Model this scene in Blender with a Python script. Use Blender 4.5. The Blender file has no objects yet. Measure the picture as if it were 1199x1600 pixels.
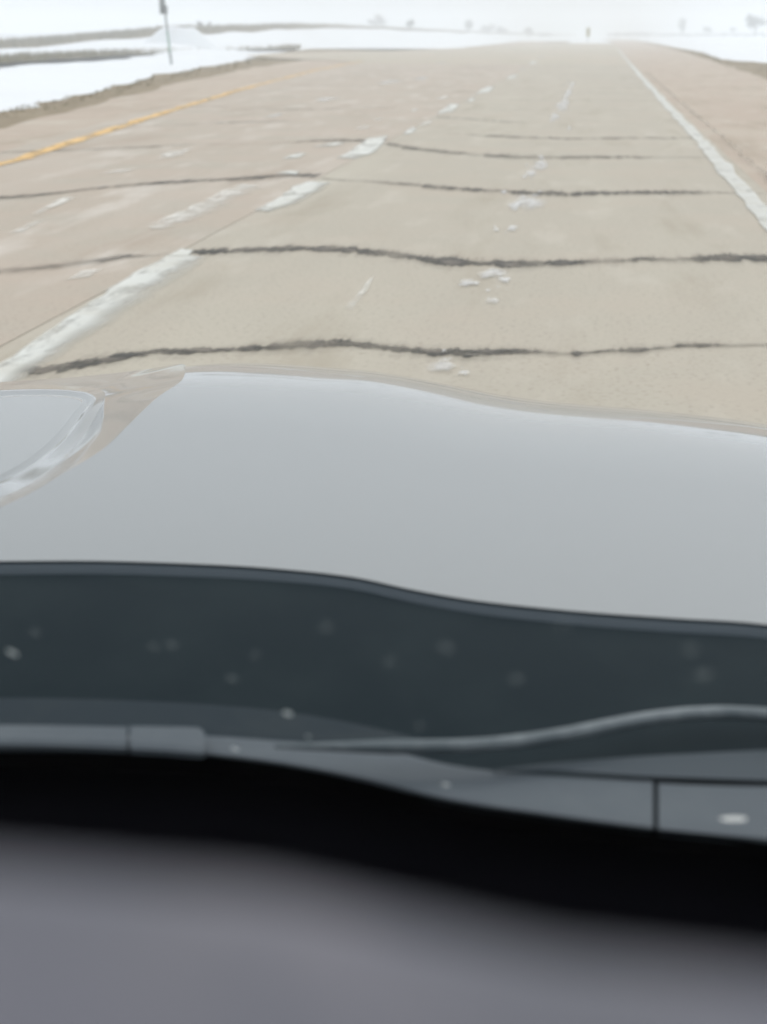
import bpy, bmesh, math, random
from mathutils import Vector, noise
random.seed(7)
S = bpy.context.scene
R = math.radians

# ------------------------------------------------------------------ camera
F_PX, CAM_H = 2320.0, 1.33
TH = math.atan(745 / F_PX)                       # pitch down
PS = math.atan(320 * math.cos(TH) / F_PX)        # yaw to the left of the road's axis
FW = Vector((-math.sin(PS) * math.cos(TH), math.cos(PS) * math.cos(TH), -math.sin(TH)))
RT = Vector((math.cos(PS), math.sin(PS), 0))
UP = RT.cross(FW)
CAM = Vector((0, 0, CAM_H))
cd = bpy.data.cameras.new('camera')
cam = bpy.data.objects.new('camera', cd)
S.collection.objects.link(cam)
cam.location = CAM
cam.rotation_euler = (R(90) - TH, 0, PS)
cd.sensor_fit = 'VERTICAL'
cd.sensor_height = 24.0
cd.lens = 24.0 * F_PX / 1600
cd.clip_start, cd.clip_end = 0.02, 6000
cd.dof.use_dof = True
cd.dof.focus_distance = 2.7
cd.dof.aperture_fstop = cd.lens / 9.0            # a 9 mm wide pupil
S.camera = cam

# ------------------------------------------------------------------ sky, sun, exposure
SUN_EL, SUN_ROT = R(48), R(20)
W = bpy.data.worlds.new('World'); S.world = W; W.use_nodes = True
wn, wl = W.node_tree.nodes, W.node_tree.links
wn.clear()
sky = wn.new('ShaderNodeTexSky'); sky.sky_type = 'NISHITA'; sky.sun_disc = False
sky.sun_elevation, sky.sun_rotation = SUN_EL, SUN_ROT
sky.dust_density = 3.0
hs = wn.new('ShaderNodeHueSaturation'); hs.inputs['Saturation'].default_value = 0.25
mx = wn.new('ShaderNodeMix'); mx.data_type = 'RGBA'; mx.inputs['Factor'].default_value = 0.8
geo = wn.new('ShaderNodeTexCoord'); sep = wn.new('ShaderNodeSeparateXYZ')
ramp = wn.new('ShaderNodeMapRange'); ramp.interpolation_type = 'SMOOTHSTEP'
ramp.inputs['From Min'].default_value, ramp.inputs['From Max'].default_value = 0.0, 1.0
deck = wn.new('ShaderNodeMix'); deck.data_type = 'RGBA'       # the closed cloud deck, brighter overhead
deck.inputs['A'].default_value = (5.0, 5.42, 5.72, 1); deck.inputs['B'].default_value = (11.2, 11.4, 11.5, 1)
wl.new(geo.outputs['Generated'], sep.inputs[0]); wl.new(sep.outputs['Z'], ramp.inputs['Value']); wl.new(ramp.outputs[0], deck.inputs['Factor'])
wl.new(deck.outputs['Result'], mx.inputs['B'])
bg = wn.new('ShaderNodeBackground'); bg.inputs['Strength'].default_value = 0.10
wo = wn.new('ShaderNodeOutputWorld')
wl.new(sky.outputs[0], hs.inputs['Color']); wl.new(hs.outputs[0], mx.inputs['A'])
wl.new(mx.outputs['Result'], bg.inputs['Color']); wl.new(bg.outputs[0], wo.inputs['Surface'])
sl = bpy.data.lights.new('sun', 'SUN'); sl.energy = 0.6; sl.angle = R(20); sl.color = (1, .97, .93)
so = bpy.data.objects.new('sun', sl); S.collection.objects.link(so)
so.rotation_euler = (R(90) - SUN_EL, 0, -SUN_ROT + math.pi)
so.location = (0, 0, 60)
vs = S.view_settings
S.display_settings.display_device = 'sRGB'
vs.view_transform = 'Standard'; vs.look = 'None'; vs.gamma = 1; vs.use_curve_mapping = False
vs.exposure = 0.5
S.render.engine = 'CYCLES'
S.cycles.use_denoising = True
S.cycles.max_bounces = 10
S.cycles.transparent_max_bounces = 12
S.cycles.volume_bounces = 2

# ------------------------------------------------------------------ helpers
def ray(px, py):
    return FW + RT * ((px - 599.5) / F_PX) + UP * ((800 - py) / F_PX)
def at(px, py, z=0.0):
    r = ray(px, py); t = (z - CAM_H) / r.z
    return Vector((r.x * t, r.y * t, z))
def at_d(px, py, Y):                              # the point at distance Y down the road
    r = ray(px, py); t = Y / r.y
    return CAM + r * t
def lerp_tab(tab, x):
    if x <= tab[0][0]: return tab[0][1]
    for (a, b), (c, d) in zip(tab, tab[1:]):
        if x <= c: return b + (d - b) * (x - a) / (c - a)
    return tab[-1][1]
def smooth_tab(tab, x):                           # cosine-free smooth table (Catmull-Rom)
    n = len(tab)
    if x <= tab[0][0]: return tab[0][1]
    if x >= tab[-1][0]: return tab[-1][1]
    for i in range(n - 1):
        if x <= tab[i + 1][0]:
            x0, y0 = tab[i]; x1, y1 = tab[i + 1]
            def slope(k):
                if k == 0: return (tab[1][1] - tab[0][1]) / (tab[1][0] - tab[0][0])
                if k == n - 1: return (tab[-1][1] - tab[-2][1]) / (tab[-1][0] - tab[-2][0])
                return (tab[k + 1][1] - tab[k - 1][1]) / (tab[k + 1][0] - tab[k - 1][0])
            h = x1 - x0; t = (x - x0) / h; m0, m1 = slope(i) * h, slope(i + 1) * h
            return ((2*t**3 - 3*t**2 + 1) * y0 + (t**3 - 2*t**2 + t) * m0 + (-2*t**3 + 3*t**2) * y1 + (t**3 - t**2) * m1)
def N(p, s=1.0, seed=0.0):
    return noise.noise(Vector((p[0] * s + seed, p[1] * s - seed, (p[2] if len(p) > 2 else 0) * s + seed * .37)))

def tag(o, label=None, cat=None, group=None, kind=None):
    if label: o['label'] = label
    if cat: o['category'] = cat
    if group: o['group'] = group
    if kind: o['kind'] = kind
    return o
def mesh_obj(name, verts, faces, mat, parent=None, smooth=False, kind=None):
    me = bpy.data.meshes.new(name)
    me.from_pydata([tuple(v) for v in verts], [], faces)
    me.validate(); me.update()
    bm = bmesh.new(); bm.from_mesh(me); bmesh.ops.recalc_face_normals(bm, faces=bm.faces); bm.to_mesh(me); bm.free()
    if mat: me.materials.append(mat)
    if smooth:
        for p in me.polygons: p.use_smooth = True
    o = bpy.data.objects.new(name, me); S.collection.objects.link(o)
    if parent: o.parent = parent
    if kind: o['kind'] = kind
    return o
def sheet_obj(name, verts, faces, mat, parent=None, smooth=False, kind=None):   # like mesh_obj, faces turned upward
    o = mesh_obj(name, verts, faces, mat, parent, smooth, kind)
    me = o.data
    up = sum(p.normal.z * p.area for p in me.polygons)
    if up < 0: me.flip_normals()
    return o
def cover(o, vals=None):                            # how thickly a film (paint, tar, snow) lies at each vertex
    a = o.data.attributes.new('cover', 'FLOAT', 'POINT')
    n = len(o.data.vertices); a.data.foreach_set('value', vals if vals else [1.0] * n); return o
def rows_obj(name, rows, vals, m, parent=None):      # several equally long polylines, each with its own cover
    k = len(rows[0]); vv = sum(rows, [])
    ff = [(r * k + i, r * k + i + 1, (r + 1) * k + i + 1, (r + 1) * k + i) for r in range(len(rows) - 1) for i in range(k - 1)]
    o = sheet_obj(name, vv, ff, m, parent)
    return cover(o, [w for v in vals for w in (v if hasattr(v, '__len__') else [v] * k)])
def empty(name, loc=(0, 0, 0)):
    o = bpy.data.objects.new(name, None); o.empty_display_size = .2; o.location = loc
    S.collection.objects.link(o); return o
class MB:
    def __init__(s): s.v = []; s.f = []
    def box(s, a, b):
        n = len(s.v)
        for z in (a[2], b[2]):
            for x, y in ((a[0], a[1]), (b[0], a[1]), (b[0], b[1]), (a[0], b[1])): s.v.append((x, y, z))
        s.f += [tuple(n + i for i in q) for q in ((3,2,1,0),(4,5,6,7),(0,1,5,4),(1,2,6,5),(2,3,7,6),(3,0,4,7))]
    def tube(s, pts, rad, k=10, cap=True, flat=1.0):
        pts = [Vector(p) for p in pts]
        if not hasattr(rad, '__len__'): rad = [rad] * len(pts)
        n0 = len(s.v)
        for i, p in enumerate(pts):
            d = (pts[min(i + 1, len(pts) - 1)] - pts[max(i - 1, 0)]).normalized()
            a = d.cross(Vector((0, 0, 1)) if abs(d.z) < .9 else Vector((0, 1, 0))).normalized(); b = a.cross(d)
            for j in range(k):
                t = 2 * math.pi * j / k
                s.v.append(tuple(p + (a * math.cos(t) + b * math.sin(t) * flat) * rad[i]))
        for i in range(len(pts) - 1):
            for j in range(k):
                q = n0 + i * k; s.f.append((q + j, q + (j + 1) % k, q + k + (j + 1) % k, q + k + j))
        if cap:
            s.f.append(tuple(n0 + j for j in range(k))[::-1]); e = n0 + (len(pts) - 1) * k
            s.f.append(tuple(e + j for j in range(k)))
    def prism(s, top, bot):                       # two matching outlines
        n = len(s.v); k = len(top)
        s.v += [tuple(p) for p in top] + [tuple(p) for p in bot]
        s.f.append(tuple(range(n, n + k))); s.f.append(tuple(range(n + k, n + 2 * k))[::-1])
        for i in range(k):
            j = (i + 1) % k; s.f.append((n + i, n + j, n + k + j, n + k + i))
    def build(s, name, mat, parent=None, smooth=False, kind=None):
        return mesh_obj(name, s.v, s.f, mat, parent, smooth, kind)
def band(a, b):                                   # quad strip between two equally long polylines
    n = len(a)
    return list(a) + list(b), [(i, i + 1, n + i + 1, n + i) for i in range(n - 1)]
def resample(pts, n):
    pts = [Vector(p) for p in pts]; L = [0]
    for a, b in zip(pts, pts[1:]): L.append(L[-1] + (b - a).length)
    out = []
    for i in range(n):
        t = L[-1] * i / (n - 1); k = 0
        while k < len(L) - 2 and L[k + 1] < t: k += 1
        u = (t - L[k]) / max(L[k + 1] - L[k], 1e-9); out.append(pts[k].lerp(pts[k + 1], min(u, 1)))
    return out

# ------------------------------------------------------------------ materials
def mat(name, color, rough=.6, metal=0, spec=.5, mottles=(), bump=None, coat=0, coat_rough=.03, streak=None):
    """Principled; mottles = [(scale, colour, low, high, detail)] mixed over the base by object-space noise."""
    m = bpy.data.materials.new(name); m.use_nodes = True
    n, l = m.node_tree.nodes, m.node_tree.links
    p = n['Principled BSDF']
    p.inputs['Roughness'].default_value = rough; p.inputs['Metallic'].default_value = metal
    p.inputs['Specular IOR Level'].default_value = spec
    p.inputs['Coat Weight'].default_value = coat; p.inputs['Coat Roughness'].default_value = coat_rough
    p.inputs['Base Color'].default_value = (*color, 1)
    tc = n.new('ShaderNodeTexCoord')
    last = None
    for mo in mottles:
        sc, col, lo, hi, det = mo[:5]
        vec = tc.outputs['Object']
        if len(mo) > 5:
            mp = n.new('ShaderNodeMapping'); mp.inputs['Scale'].default_value = mo[5]; l.new(vec, mp.inputs['Vector']); vec = mp.outputs[0]
        t = n.new('ShaderNodeTexNoise'); t.inputs['Scale'].default_value = sc; t.inputs['Detail'].default_value = det
        t.inputs['Roughness'].default_value = .6
        l.new(vec, t.inputs['Vector'])
        mr = n.new('ShaderNodeMapRange'); mr.inputs['From Min'].default_value = lo; mr.inputs['From Max'].default_value = hi
        l.new(t.outputs['Fac'], mr.inputs['Value'])
        x = n.new('ShaderNodeMix'); x.data_type = 'RGBA'
        l.new(mr.outputs[0], x.inputs['Factor'])
        if last: l.new(last, x.inputs['A'])
        else: x.inputs['A'].default_value = (*color, 1)
        x.inputs['B'].default_value = (*col, 1); last = x.outputs['Result']
    if last: l.new(last, p.inputs['Base Color'])
    if bump:
        t = n.new('ShaderNodeTexNoise'); t.inputs['Scale'].default_value = bump[0]; t.inputs['Detail'].default_value = 6
        l.new(tc.outputs['Object'], t.inputs['Vector'])
        b = n.new('ShaderNodeBump'); b.inputs['Strength'].default_value = bump[1]; b.inputs['Distance'].default_value = bump[2]
        l.new(t.outputs['Fac'], b.inputs['Height']); l.new(b.outputs[0], p.inputs['Normal'])
    return m
STR = (1, .12, 1)                                 # streaks drawn out along the traffic
M = {}
M['slab_left'] = mat('concrete_pink', (.395, .342, .284), .9, spec=.25, bump=(60, .35, .004), mottles=[
    (1.1, (.375, .342, .288), .42, .66, 4), (.9, (.44, .39, .335), .5, .72, 3, STR), (38, (.26, .215, .17), .54, .74, 3), (2.2, (.52, .485, .44), .53, .74, 6, (1, .22, 1)), (1.4, (.335, .28, .225), .55, .74, 5, (1, .16, 1)), (.45, (.40, .342, .286), .5, .7, 3)])
M['slab_right'] = mat('concrete_grey', (.385, .354, .296), .9, spec=.25, bump=(60, .35, .004), mottles=[
    (1.0, (.40, .362, .302), .42, .66, 4), (.9, (.42, .39, .325), .5, .72, 3, STR), (38, (.26, .23, .185), .54, .74, 3), (2.0, (.33, .295, .235), .54, .72, 5, (1, .14, 1)), (2.6, (.445, .415, .355), .55, .76, 6, (1, .25, 1)), (.5, (.39, .348, .288), .54, .72, 3)])
M['shoulder'] = mat('shoulder_concrete', (.395, .325, .265), .92, spec=.2, bump=(40, .4, .006), mottles=[
    (.5, (.425, .375, .31), .42, .66, 5), (1.6, (.33, .275, .215), .5, .7, 6, (1, .14, 1)), (2.4, (.46, .42, .36), .56, .74, 5, (1, .3, 1)), (30, (.28, .24, .19), .58, .8, 3)])
M['far_road'] = mat('worn_concrete', (.385, .355, .285), .92, spec=.2, mottles=[
    (.22, (.42, .36, .30), .42, .65, 5), (.5, (.36, .34, .28), .5, .72, 4, (1, .1, 1))])
M['tar'] = mat('tar', (.05, .048, .042), .75, spec=.3, bump=(50, .6, .006), mottles=[(7, (.17, .15, .125), .46, .64, 5), (2, (.26, .235, .19), .60, .72, 4)])
M['paint'] = mat('white_paint', (.56, .57, .54), .75, spec=.3, mottles=[(3, (.50, .495, .45), .46, .7, 5)])
M['paint_thin'] = mat('worn_white_paint', (.68, .665, .62), .8, spec=.3)
M['yellow'] = mat('yellow_paint', (.64, .41, .155), .75, spec=.3, mottles=[(.9, (.58, .43, .23), .48, .66, 5)])
M['snow'] = mat('snow', (.68, .71, .74), .85, spec=.2, bump=(.8, .5, .25), mottles=[(.09, (.64, .66, .68), .5, .72, 6), (.6, (.68, .70, .72), .5, .7, 4)])
M['packed'] = mat('packed_snow', (.68, .69, .70), .85, spec=.2, bump=(25, .2, .004), mottles=[(9, (.58, .57, .54), .5, .68, 4)])
M['verge'] = mat('verge_dirt', (.23, .185, .125), .95, spec=.15, bump=(5, .8, .08), mottles=[
    (.5, (.27, .225, .155), .42, .66, 5), (2.2, (.165, .13, .085), .5, .7, 5), (.23, (.60, .60, .59), .66, .74, 5)])
M['grass'] = mat('dry_grass', (.21, .175, .095), .95, spec=.1, mottles=[(.4, (.17, .16, .075), .42, .62, 5), (2.4, (.29, .23, .14), .5, .7, 4)])
M['bank'] = mat('grass_bank', (.19, .15, .085), .95, spec=.1, bump=(1.5, .8, .3), mottles=[(.12, (.20, .165, .115), .42, .62, 5), (.9, (.125, .11, .06), .5, .7, 5), (.05, (.6, .61, .6), .64, .72, 6)])
M['bark'] = mat('bark', (.12, .105, .09), .9, mottles=[(3, (.07, .06, .05), .45, .6, 4)])
M['twig'] = mat('twigs', (.13, .12, .105), .9, spec=.2, mottles=[(.7, (.085, .08, .07), .42, .62, 3)])
M['needle'] = mat('needles', (.05, .075, .05), .9, spec=.2, mottles=[(.7, (.08, .095, .065), .42, .62, 3)])
M['steel'] = mat('galvanized_steel', (.30, .33, .33), .5, metal=.6, mottles=[(9, (.22, .25, .24), .45, .65, 4)])
M['post_green'] = mat('green_post', (.22, .38, .31), .7, mottles=[(4, (.36, .44, .40), .45, .65, 4)])
M['sign_back'] = mat('sign_back', (.24, .255, .26), .55, metal=.4, mottles=[(5, (.18, .19, .19), .45, .65, 4)])
M['yellow_sign'] = mat('marker_yellow', (.30, .26, .05), .6, mottles=[(4, (.22, .2, .06), .45, .65, 3)])
M['car_paint'] = mat('silver_paint', (.163, .179, .184), .5, metal=0, spec=.15, coat=1, coat_rough=.045, mottles=[(900, (.173, .189, .195), .5, .6, 1)])
M['seal'] = mat('rubber_seal', (.05, .066, .08), .6, spec=.2)
M['cowl'] = mat('cowl_plastic', (.009, .0165, .021), .75, spec=.08, bump=(240, .25, .001), mottles=[(7, (.014, .023, .027), .44, .76, 4)])
M['cowl_light'] = mat('cowl_pale', (.020, .029, .036), .75, spec=.08, mottles=[(11, (.027, .036, .041), .45, .7, 5)])  # paler tone of the cowl plastic, for the lower step
M['trim'] = mat('trim_plastic', (.066, .081, .095), .6, spec=.2, bump=(200, .2, .001), mottles=[(14, (.078, .094, .107), .45, .68, 5)])
M['arm'] = mat('wiper_metal', (.075, .096, .108), .55, spec=.3, mottles=[(20, (.17, .195, .21), .45, .7, 4)])
M['wiper_rubber'] = mat('wiper_rubber', (.04, .053, .064), .65, spec=.2)
M['black'] = mat('black_ceramic', (.002, .002, .003), .9, spec=0)
M['black_plastic'] = mat('black_plastic', (.002, .002, .003), .95, spec=0)
M['dash'] = mat('grey_dash', (.155, .156, .186), .85, spec=.15, bump=(300, .3, .0006), mottles=[(16, (.128, .132, .150), .40, .66, 4), (46, (.185, .18, .20), .5, .7, 3)])
M['liner'] = mat('headliner', (.25, .25, .26), .95)
M['speck'] = mat('dirt_speck', (.50, .54, .54), .8)
M['salt'] = mat('salt_drop', (.78, .80, .78), .8)
def erode(m, scale, lo, hi, stretch=(1, .35, 1), amax=1.0):
    n, l = m.node_tree.nodes, m.node_tree.links
    tc = n.new('ShaderNodeTexCoord'); mp = n.new('ShaderNodeMapping'); mp.inputs['Scale'].default_value = stretch
    t = n.new('ShaderNodeTexNoise'); t.inputs['Scale'].default_value = scale; t.inputs['Detail'].default_value = 7; t.inputs['Roughness'].default_value = .68
    mr = n.new('ShaderNodeMapRange'); mr.inputs['From Min'].default_value = lo; mr.inputs['From Max'].default_value = hi; mr.inputs['To Max'].default_value = amax
    l.new(tc.outputs['Object'], mp.inputs['Vector']); l.new(mp.outputs[0], t.inputs['Vector']); l.new(t.outputs['Fac'], mr.inputs['Value'])
    at_ = n.new('ShaderNodeAttribute'); at_.attribute_name = 'cover'
    mu = n.new('ShaderNodeMath'); mu.operation = 'MULTIPLY'
    l.new(mr.outputs[0], mu.inputs[0]); l.new(at_.outputs['Fac'], mu.inputs[1]); l.new(mu.outputs[0], n['Principled BSDF'].inputs['Alpha'])
erode(M['paint'], 5, .26, .52); erode(M['paint_thin'], 5, .34, .64, amax=.95); erode(M['packed'], 8, .26, .56, (1, .6, 1), .62)
M['edge_paint'] = mat('edge_paint', (.55, .555, .525), .75, spec=.3, mottles=[(3, (.49, .48, .43), .46, .7, 5)]); erode(M['edge_paint'], 4, .12, .46, amax=.88)
erode(M['yellow'], 4, .36, .52); erode(M['tar'], 6, .25, .5, (1, 1, 1), .9)
M['tar_thin'] = mat('worn_tar', (.10, .095, .08), .8, spec=.3, mottles=[(7, (.19, .17, .14), .46, .64, 5)]); erode(M['tar_thin'], 4, .3, .6, (1, 1, 1), .6)
M['tar_stain'] = mat('tar_stain', (.09, .085, .07), .85, spec=.2); erode(M['tar_stain'], 3, .36, .68, (1, 2, 1), .42)
def dusty(m, a):                                   # dried dirt: lit from behind through the pane
    n, l = m.node_tree.nodes, m.node_tree.links; p = n['Principled BSDF']; out = n['Material Output']
    tr = n.new('ShaderNodeBsdfTranslucent'); tr.inputs['Color'].default_value = p.inputs['Base Color'].default_value
    tp = n.new('ShaderNodeBsdfTransparent'); a1 = n.new('ShaderNodeMixShader'); a2 = n.new('ShaderNodeMixShader')
    a1.inputs[0].default_value = .6; a2.inputs[0].default_value = a
    l.new(p.outputs[0], a1.inputs[1]); l.new(tr.outputs[0], a1.inputs[2]); l.new(tp.outputs[0], a2.inputs[1]); l.new(a1.outputs[0], a2.inputs[2]); l.new(a2.outputs[0], out.inputs['Surface'])
def alpha_of(m, a):
    m.node_tree.nodes['Principled BSDF'].inputs['Alpha'].default_value = a
M['faint'] = mat('faint_speck', (.42, .46, .46), .8); dusty(M['faint'], .16)
dusty(M['speck'], .62); dusty(M['salt'], .95)
gl = bpy.data.materials.new('clear_glass'); gl.use_nodes = True
gn, gk = gl.node_tree.nodes, gl.node_tree.links; gn.clear()
tb = gn.new('ShaderNodeBsdfTransparent'); go_ = gn.new('ShaderNodeOutputMaterial'); gk.new(tb.outputs[0], go_.inputs[0])
M['glass'] = gl

# ------------------------------------------------------------------ ground, snow, verges
def grid_axis(lo, hi, fine_lo, fine_hi, step, grow=1.35):
    a = []
    x = fine_lo
    while x <= fine_hi: a.append(x); x += step
    s = step; x = a[-1]
    while x < hi: s *= grow; x += s; a.append(min(x, hi))
    s = step; x = a[0]
    while x > lo: s *= grow; x -= s; a.insert(0, max(x, lo))
    return a
xs = grid_axis(-900, 900, -60, 40, 2.0); ys = grid_axis(-100, 1100, -20, 200, 2.5)
v = []; f = []
for j, y in enumerate(ys):
    for i, x in enumerate(xs):
        away = min(1, max(0, (abs(x + 4) - 14) / 10))
        v.append((x, y, -.13 + away * .10 * (N((x, y), .11) + .5 * N((x, y), .31, 4)) - .1))
for j in range(len(ys) - 1):
    for i in range(len(xs) - 1):
        a = j * len(xs) + i; f.append((a, a + 1, a + len(xs) + 1, a + len(xs)))
sheet_obj('snow_field', v, f, M['snow'], smooth=True, kind='structure')

def right_x0(y): return lerp_tab([(-60, 1.5), (12, 1.5), (30, 1.6), (60, 1.9), (110, 2.4), (172, 3.2), (290, 4.4), (400, 5)], y)
def ragged(pts, amp, n, seed, z):
    out = []
    for p in resample(pts, n):
        d = max(p.y, 8)
        out.append(Vector((p.x + amp * N(p, .45, seed) * 2 + amp * N(p, 1.7, seed + 3), p.y + amp * 2 * N(p, .37, seed + 9), z)))
    return out
# left edge of snow / verge / shoulder, seen along the road's left side
snow_edge = [(-10.2, -60, 0), (-10.2, 10, 0)] + [at(*p) for p in ((0, 172), (100, 150), (250, 115), (330, 101), (400, 89), (440, 80), (490, 75), (560, 77), (640, 79), (700, 76), (760, 70), (815, 64))] 
shoulder_edge = [(-9.4, -60, 0), (-9.3, 10, 0)] + [at(*p) for p in ((0, 197), (100, 174), (250, 134.5), (400, 103.5), (470, 94), (500, 86), (560, 80.5), (640, 81.5), (700, 78), (760, 71.5), (818, 64.8))]
n = 260
A = ragged(snow_edge, .35, n, 1, -.07); B = [Vector((-2.3, a.y, -.07)) for a in A]
right_snow = [(6.6, -60, 0), (6.8, 20, 0)] + [at(*p) for p in ((1330, 128), (1199, 96), (1128, 91), (1095, 80), (1050, 72), (1012, 65), (985, 61.5))]
right_sh = [(4.6, -60, 0), (4.7, 20, 0)] + [at(*p) for p in ((1300, 160), (1199, 121), (1130, 100), (1070, 81), (1020, 70), (1000, 65.5), (980, 62.5))]
C = ragged(right_snow, .3, n, 5, -.07)
vv, ff = band(A, [Vector((-4, a.y, -.07)) for a in A])
sheet_obj('left_verge', vv, ff, M['verge'], kind='structure')
vv, ff = band(C, [Vector((right_x0(a.y), a.y, -.07)) for a in C])
sheet_obj('right_verge', vv, ff, M['verge'], kind='structure')
A2 = ragged(shoulder_edge, .16, n, 2, -.035); vv, ff = band(A2, [Vector((-4.2 if a.y < 160 else a.x + 6, a.y, -.035)) for a in A2])
sheet_obj('left_shoulder', vv, ff, M['shoulder'], kind='structure')
C2 = ragged(right_sh, .14, n, 6, -.035); vv, ff = band(C2, [Vector((right_x0(a.y), a.y, -.035)) for a in C2])
sheet_obj('right_shoulder', vv, ff, M['shoulder'], kind='structure')
# strip of bare grass across the snow on the left, and the grey slush strip on the right
up = [at(x, y, -.02) for x, y in ((-120, 96), (0, 91.5), (90, 87), (150, 84), (250, 78.5), (330, 76), (420, 74), (470, 73.5))]
lo = [at(x, y, -.02) for x, y in ((-120, 110), (0, 99), (90, 92.5), (150, 89), (250, 82.5), (330, 79.5), (420, 77), (470, 76))]
vv, ff = band(ragged(up, .5, 90, 11, -.02), ragged(lo, .35, 90, 12, -.02))
sheet_obj('grass_strip', vv, ff, M['grass'], kind='structure')

# ------------------------------------------------------------------ the bank, rising to the left
top = [(-160, 76, 115), (-60, 70, 125), (0, 65, 135), (100, 57, 150), (200, 49, 160), (250, 45, 165), (310, 42, 175), (400, 40, 200), (480, 38.5, 240), (560, 41, 310), (640, 45, 350), (730, 49, 450), (830, 53, 560), (900, 55, 640)]
foot = [(-160, 90, 100), (-60, 81, 110), (0, 75, 120), (100, 69, 135), (200, 59, 145), (250, 53, 150), (310, 52, 160), (400, 48, 188), (480, 44, 228), (560, 44.5, 300), (640, 48, 340), (730, 51.5, 440), (830, 54.5, 545), (900, 55.5, 625)]
def px_curve(tab, k=60):
    out = []
    for i in range(k):
        x = tab[0][0] + (tab[-1][0] - tab[0][0]) * i / (k - 1)
        out.append(at_d(x, smooth_tab([(a, b) for a, b, c in tab], x), smooth_tab([(a, c) for a, b, c in tab], x)))
    return out
T = px_curve(top); Fo = px_curve(foot)
T = [p + Vector((0, 0, .12 * N(p, .12, 3))) for p in T]; Fo = [p + Vector((0, 0, .35 * N(p, .1, 7))) for p in Fo]
mid = [a.lerp(b, .5) + Vector((0, 0, .12 * N(a, .2, 2) + .1)) for a, b in zip(T, Fo)]
back = [Vector((p.x - 4, p.y + 30, -.5)) for p in T]
k = len(T)
vv = back + T + mid + Fo; ff = []
for r in range(3):
    ff += [(r * k + i, r * k + i + 1, (r + 1) * k + i + 1, (r + 1) * k + i) for i in range(k - 1)]
sheet_obj('grass_bank', vv, ff, M['bank'], smooth=True, kind='structure')
base = []
for p in Fo:
    d = (p - CAM); d.z = 0; base.append(Vector((p.x, p.y, 0)) - d.normalized() * min(12 + p.y * .15, 60)); base[-1].z = -.3
m1 = [a.lerp(b, .4) + Vector((0, 0, .12 * N(a, .15, 9) - .03 * max(a.z, 0))) for a, b in zip(Fo, base)]
Fs = [p + Vector((0, 0, -.03)) for p in Fo]
vv = Fs + m1 + base; ff = []
for r in range(2):
    ff += [(r * k + i, r * k + i + 1, (r + 1) * k + i + 1, (r + 1) * k + i) for i in range(k - 1)]
sheet_obj('snow_slope', vv, ff, M['snow'], smooth=True, kind='structure')

# dry grass blades standing on verges and bank: uncountable
def grass_mesh(name, spots, hmin, hmax, w, m):
    vv, ff = [], []
    for p in spots:
        h = random.uniform(hmin, hmax); a = random.uniform(0, math.tau); ww = w * random.uniform(.6, 1.3)
        dx, dy = math.cos(a) * ww, math.sin(a) * ww; lx, ly = random.gauss(0, h * .35), random.gauss(0, h * .35)
        b = len(vv); vv += [(p[0] - dx, p[1] - dy, p[2] - .01), (p[0] + dx, p[1] + dy, p[2] - .01), (p[0] + lx, p[1] + ly, p[2] + h)]
        ff.append((b, b + 1, b + 2))
    me = bpy.data.meshes.new(name); me.from_pydata(vv, [], ff); me.materials.append(m)
    o = bpy.data.objects.new(name, me); S.collection.objects.link(o); o['kind'] = 'stuff'; return o
sp = []
for i in range(16000):
    k0 = random.uniform(10, n - 2); a = int(k0); t = k0 - a
    u = min(1, max(0, random.betavariate(1.3, 2.2))) 
    p = A[a].lerp(A[a + 1], t).lerp(A2[a].lerp(A2[a + 1], t), u * .8)
    if 15 < p.y < 110: sp.append((p.x, p.y, -.07))
for i in range(9000):
    k0 = random.uniform(10, n - 2); a = int(k0); t = k0 - a
    p = C[a].lerp(C[a + 1], t).lerp(C2[a].lerp(C2[a + 1], t), random.betavariate(1.3, 2.0) * .8)
    if 10 < p.y < 160: sp.append((p.x, p.y, -.07))
grass_mesh('dry_grass', sp, .02, .09, .012, M['grass'])
sp = []
for i in range(14000):
    a = random.randrange(k - 1); t = random.random(); u = random.betavariate(1, 1.4)
    p = T[a].lerp(T[a + 1], t).lerp(Fo[a].lerp(Fo[a + 1], t), u); sp.append((p.x, p.y, p.z))
for i in range(4000):
    a = random.randrange(7); t = random.random()
    p = up[a].lerp(up[a + 1], t).lerp(lo[a].lerp(lo[a + 1], t), random.random()); sp.append((p.x, p.y, p.z))
grass_mesh('tall_dry_grass', sp, .15, .5, .05, M['grass'])

# ------------------------------------------------------------------ the road: slabs, tar joints, markings
road_l = [Vector((-6.3, -60, 0)), Vector((-6.3, 10, 0))] + [at(*p) for p in ((0, 250), (120, 212), (240, 176), (360, 141), (480, 111), (560, 95.5))]
yl = [(p.y, p.x) for p in road_l]
def left_x(y): return smooth_tab(yl, y) if y < 84 else -12.5
LANE_X = -2.56
def right_x(y): return lerp_tab([(-60, 1.62), (12, 1.62), (30, 1.72), (60, 2.05), (110, 2.55), (172, 3.35), (290, 4.6)], y)
far = []
for i in range(40):
    y = -60 + (76 + 60) * i / 39; far.append((left_x(y) - .02, y))
base_l = [Vector((x, y, -.02)) for x, y in far]; base_r = [Vector((right_x(y) + .03, y, -.02)) for x, y in far]
vv, ff = band(base_l, base_r)
road = sheet_obj('road', vv, ff, M['tar'], kind='structure')
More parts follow.
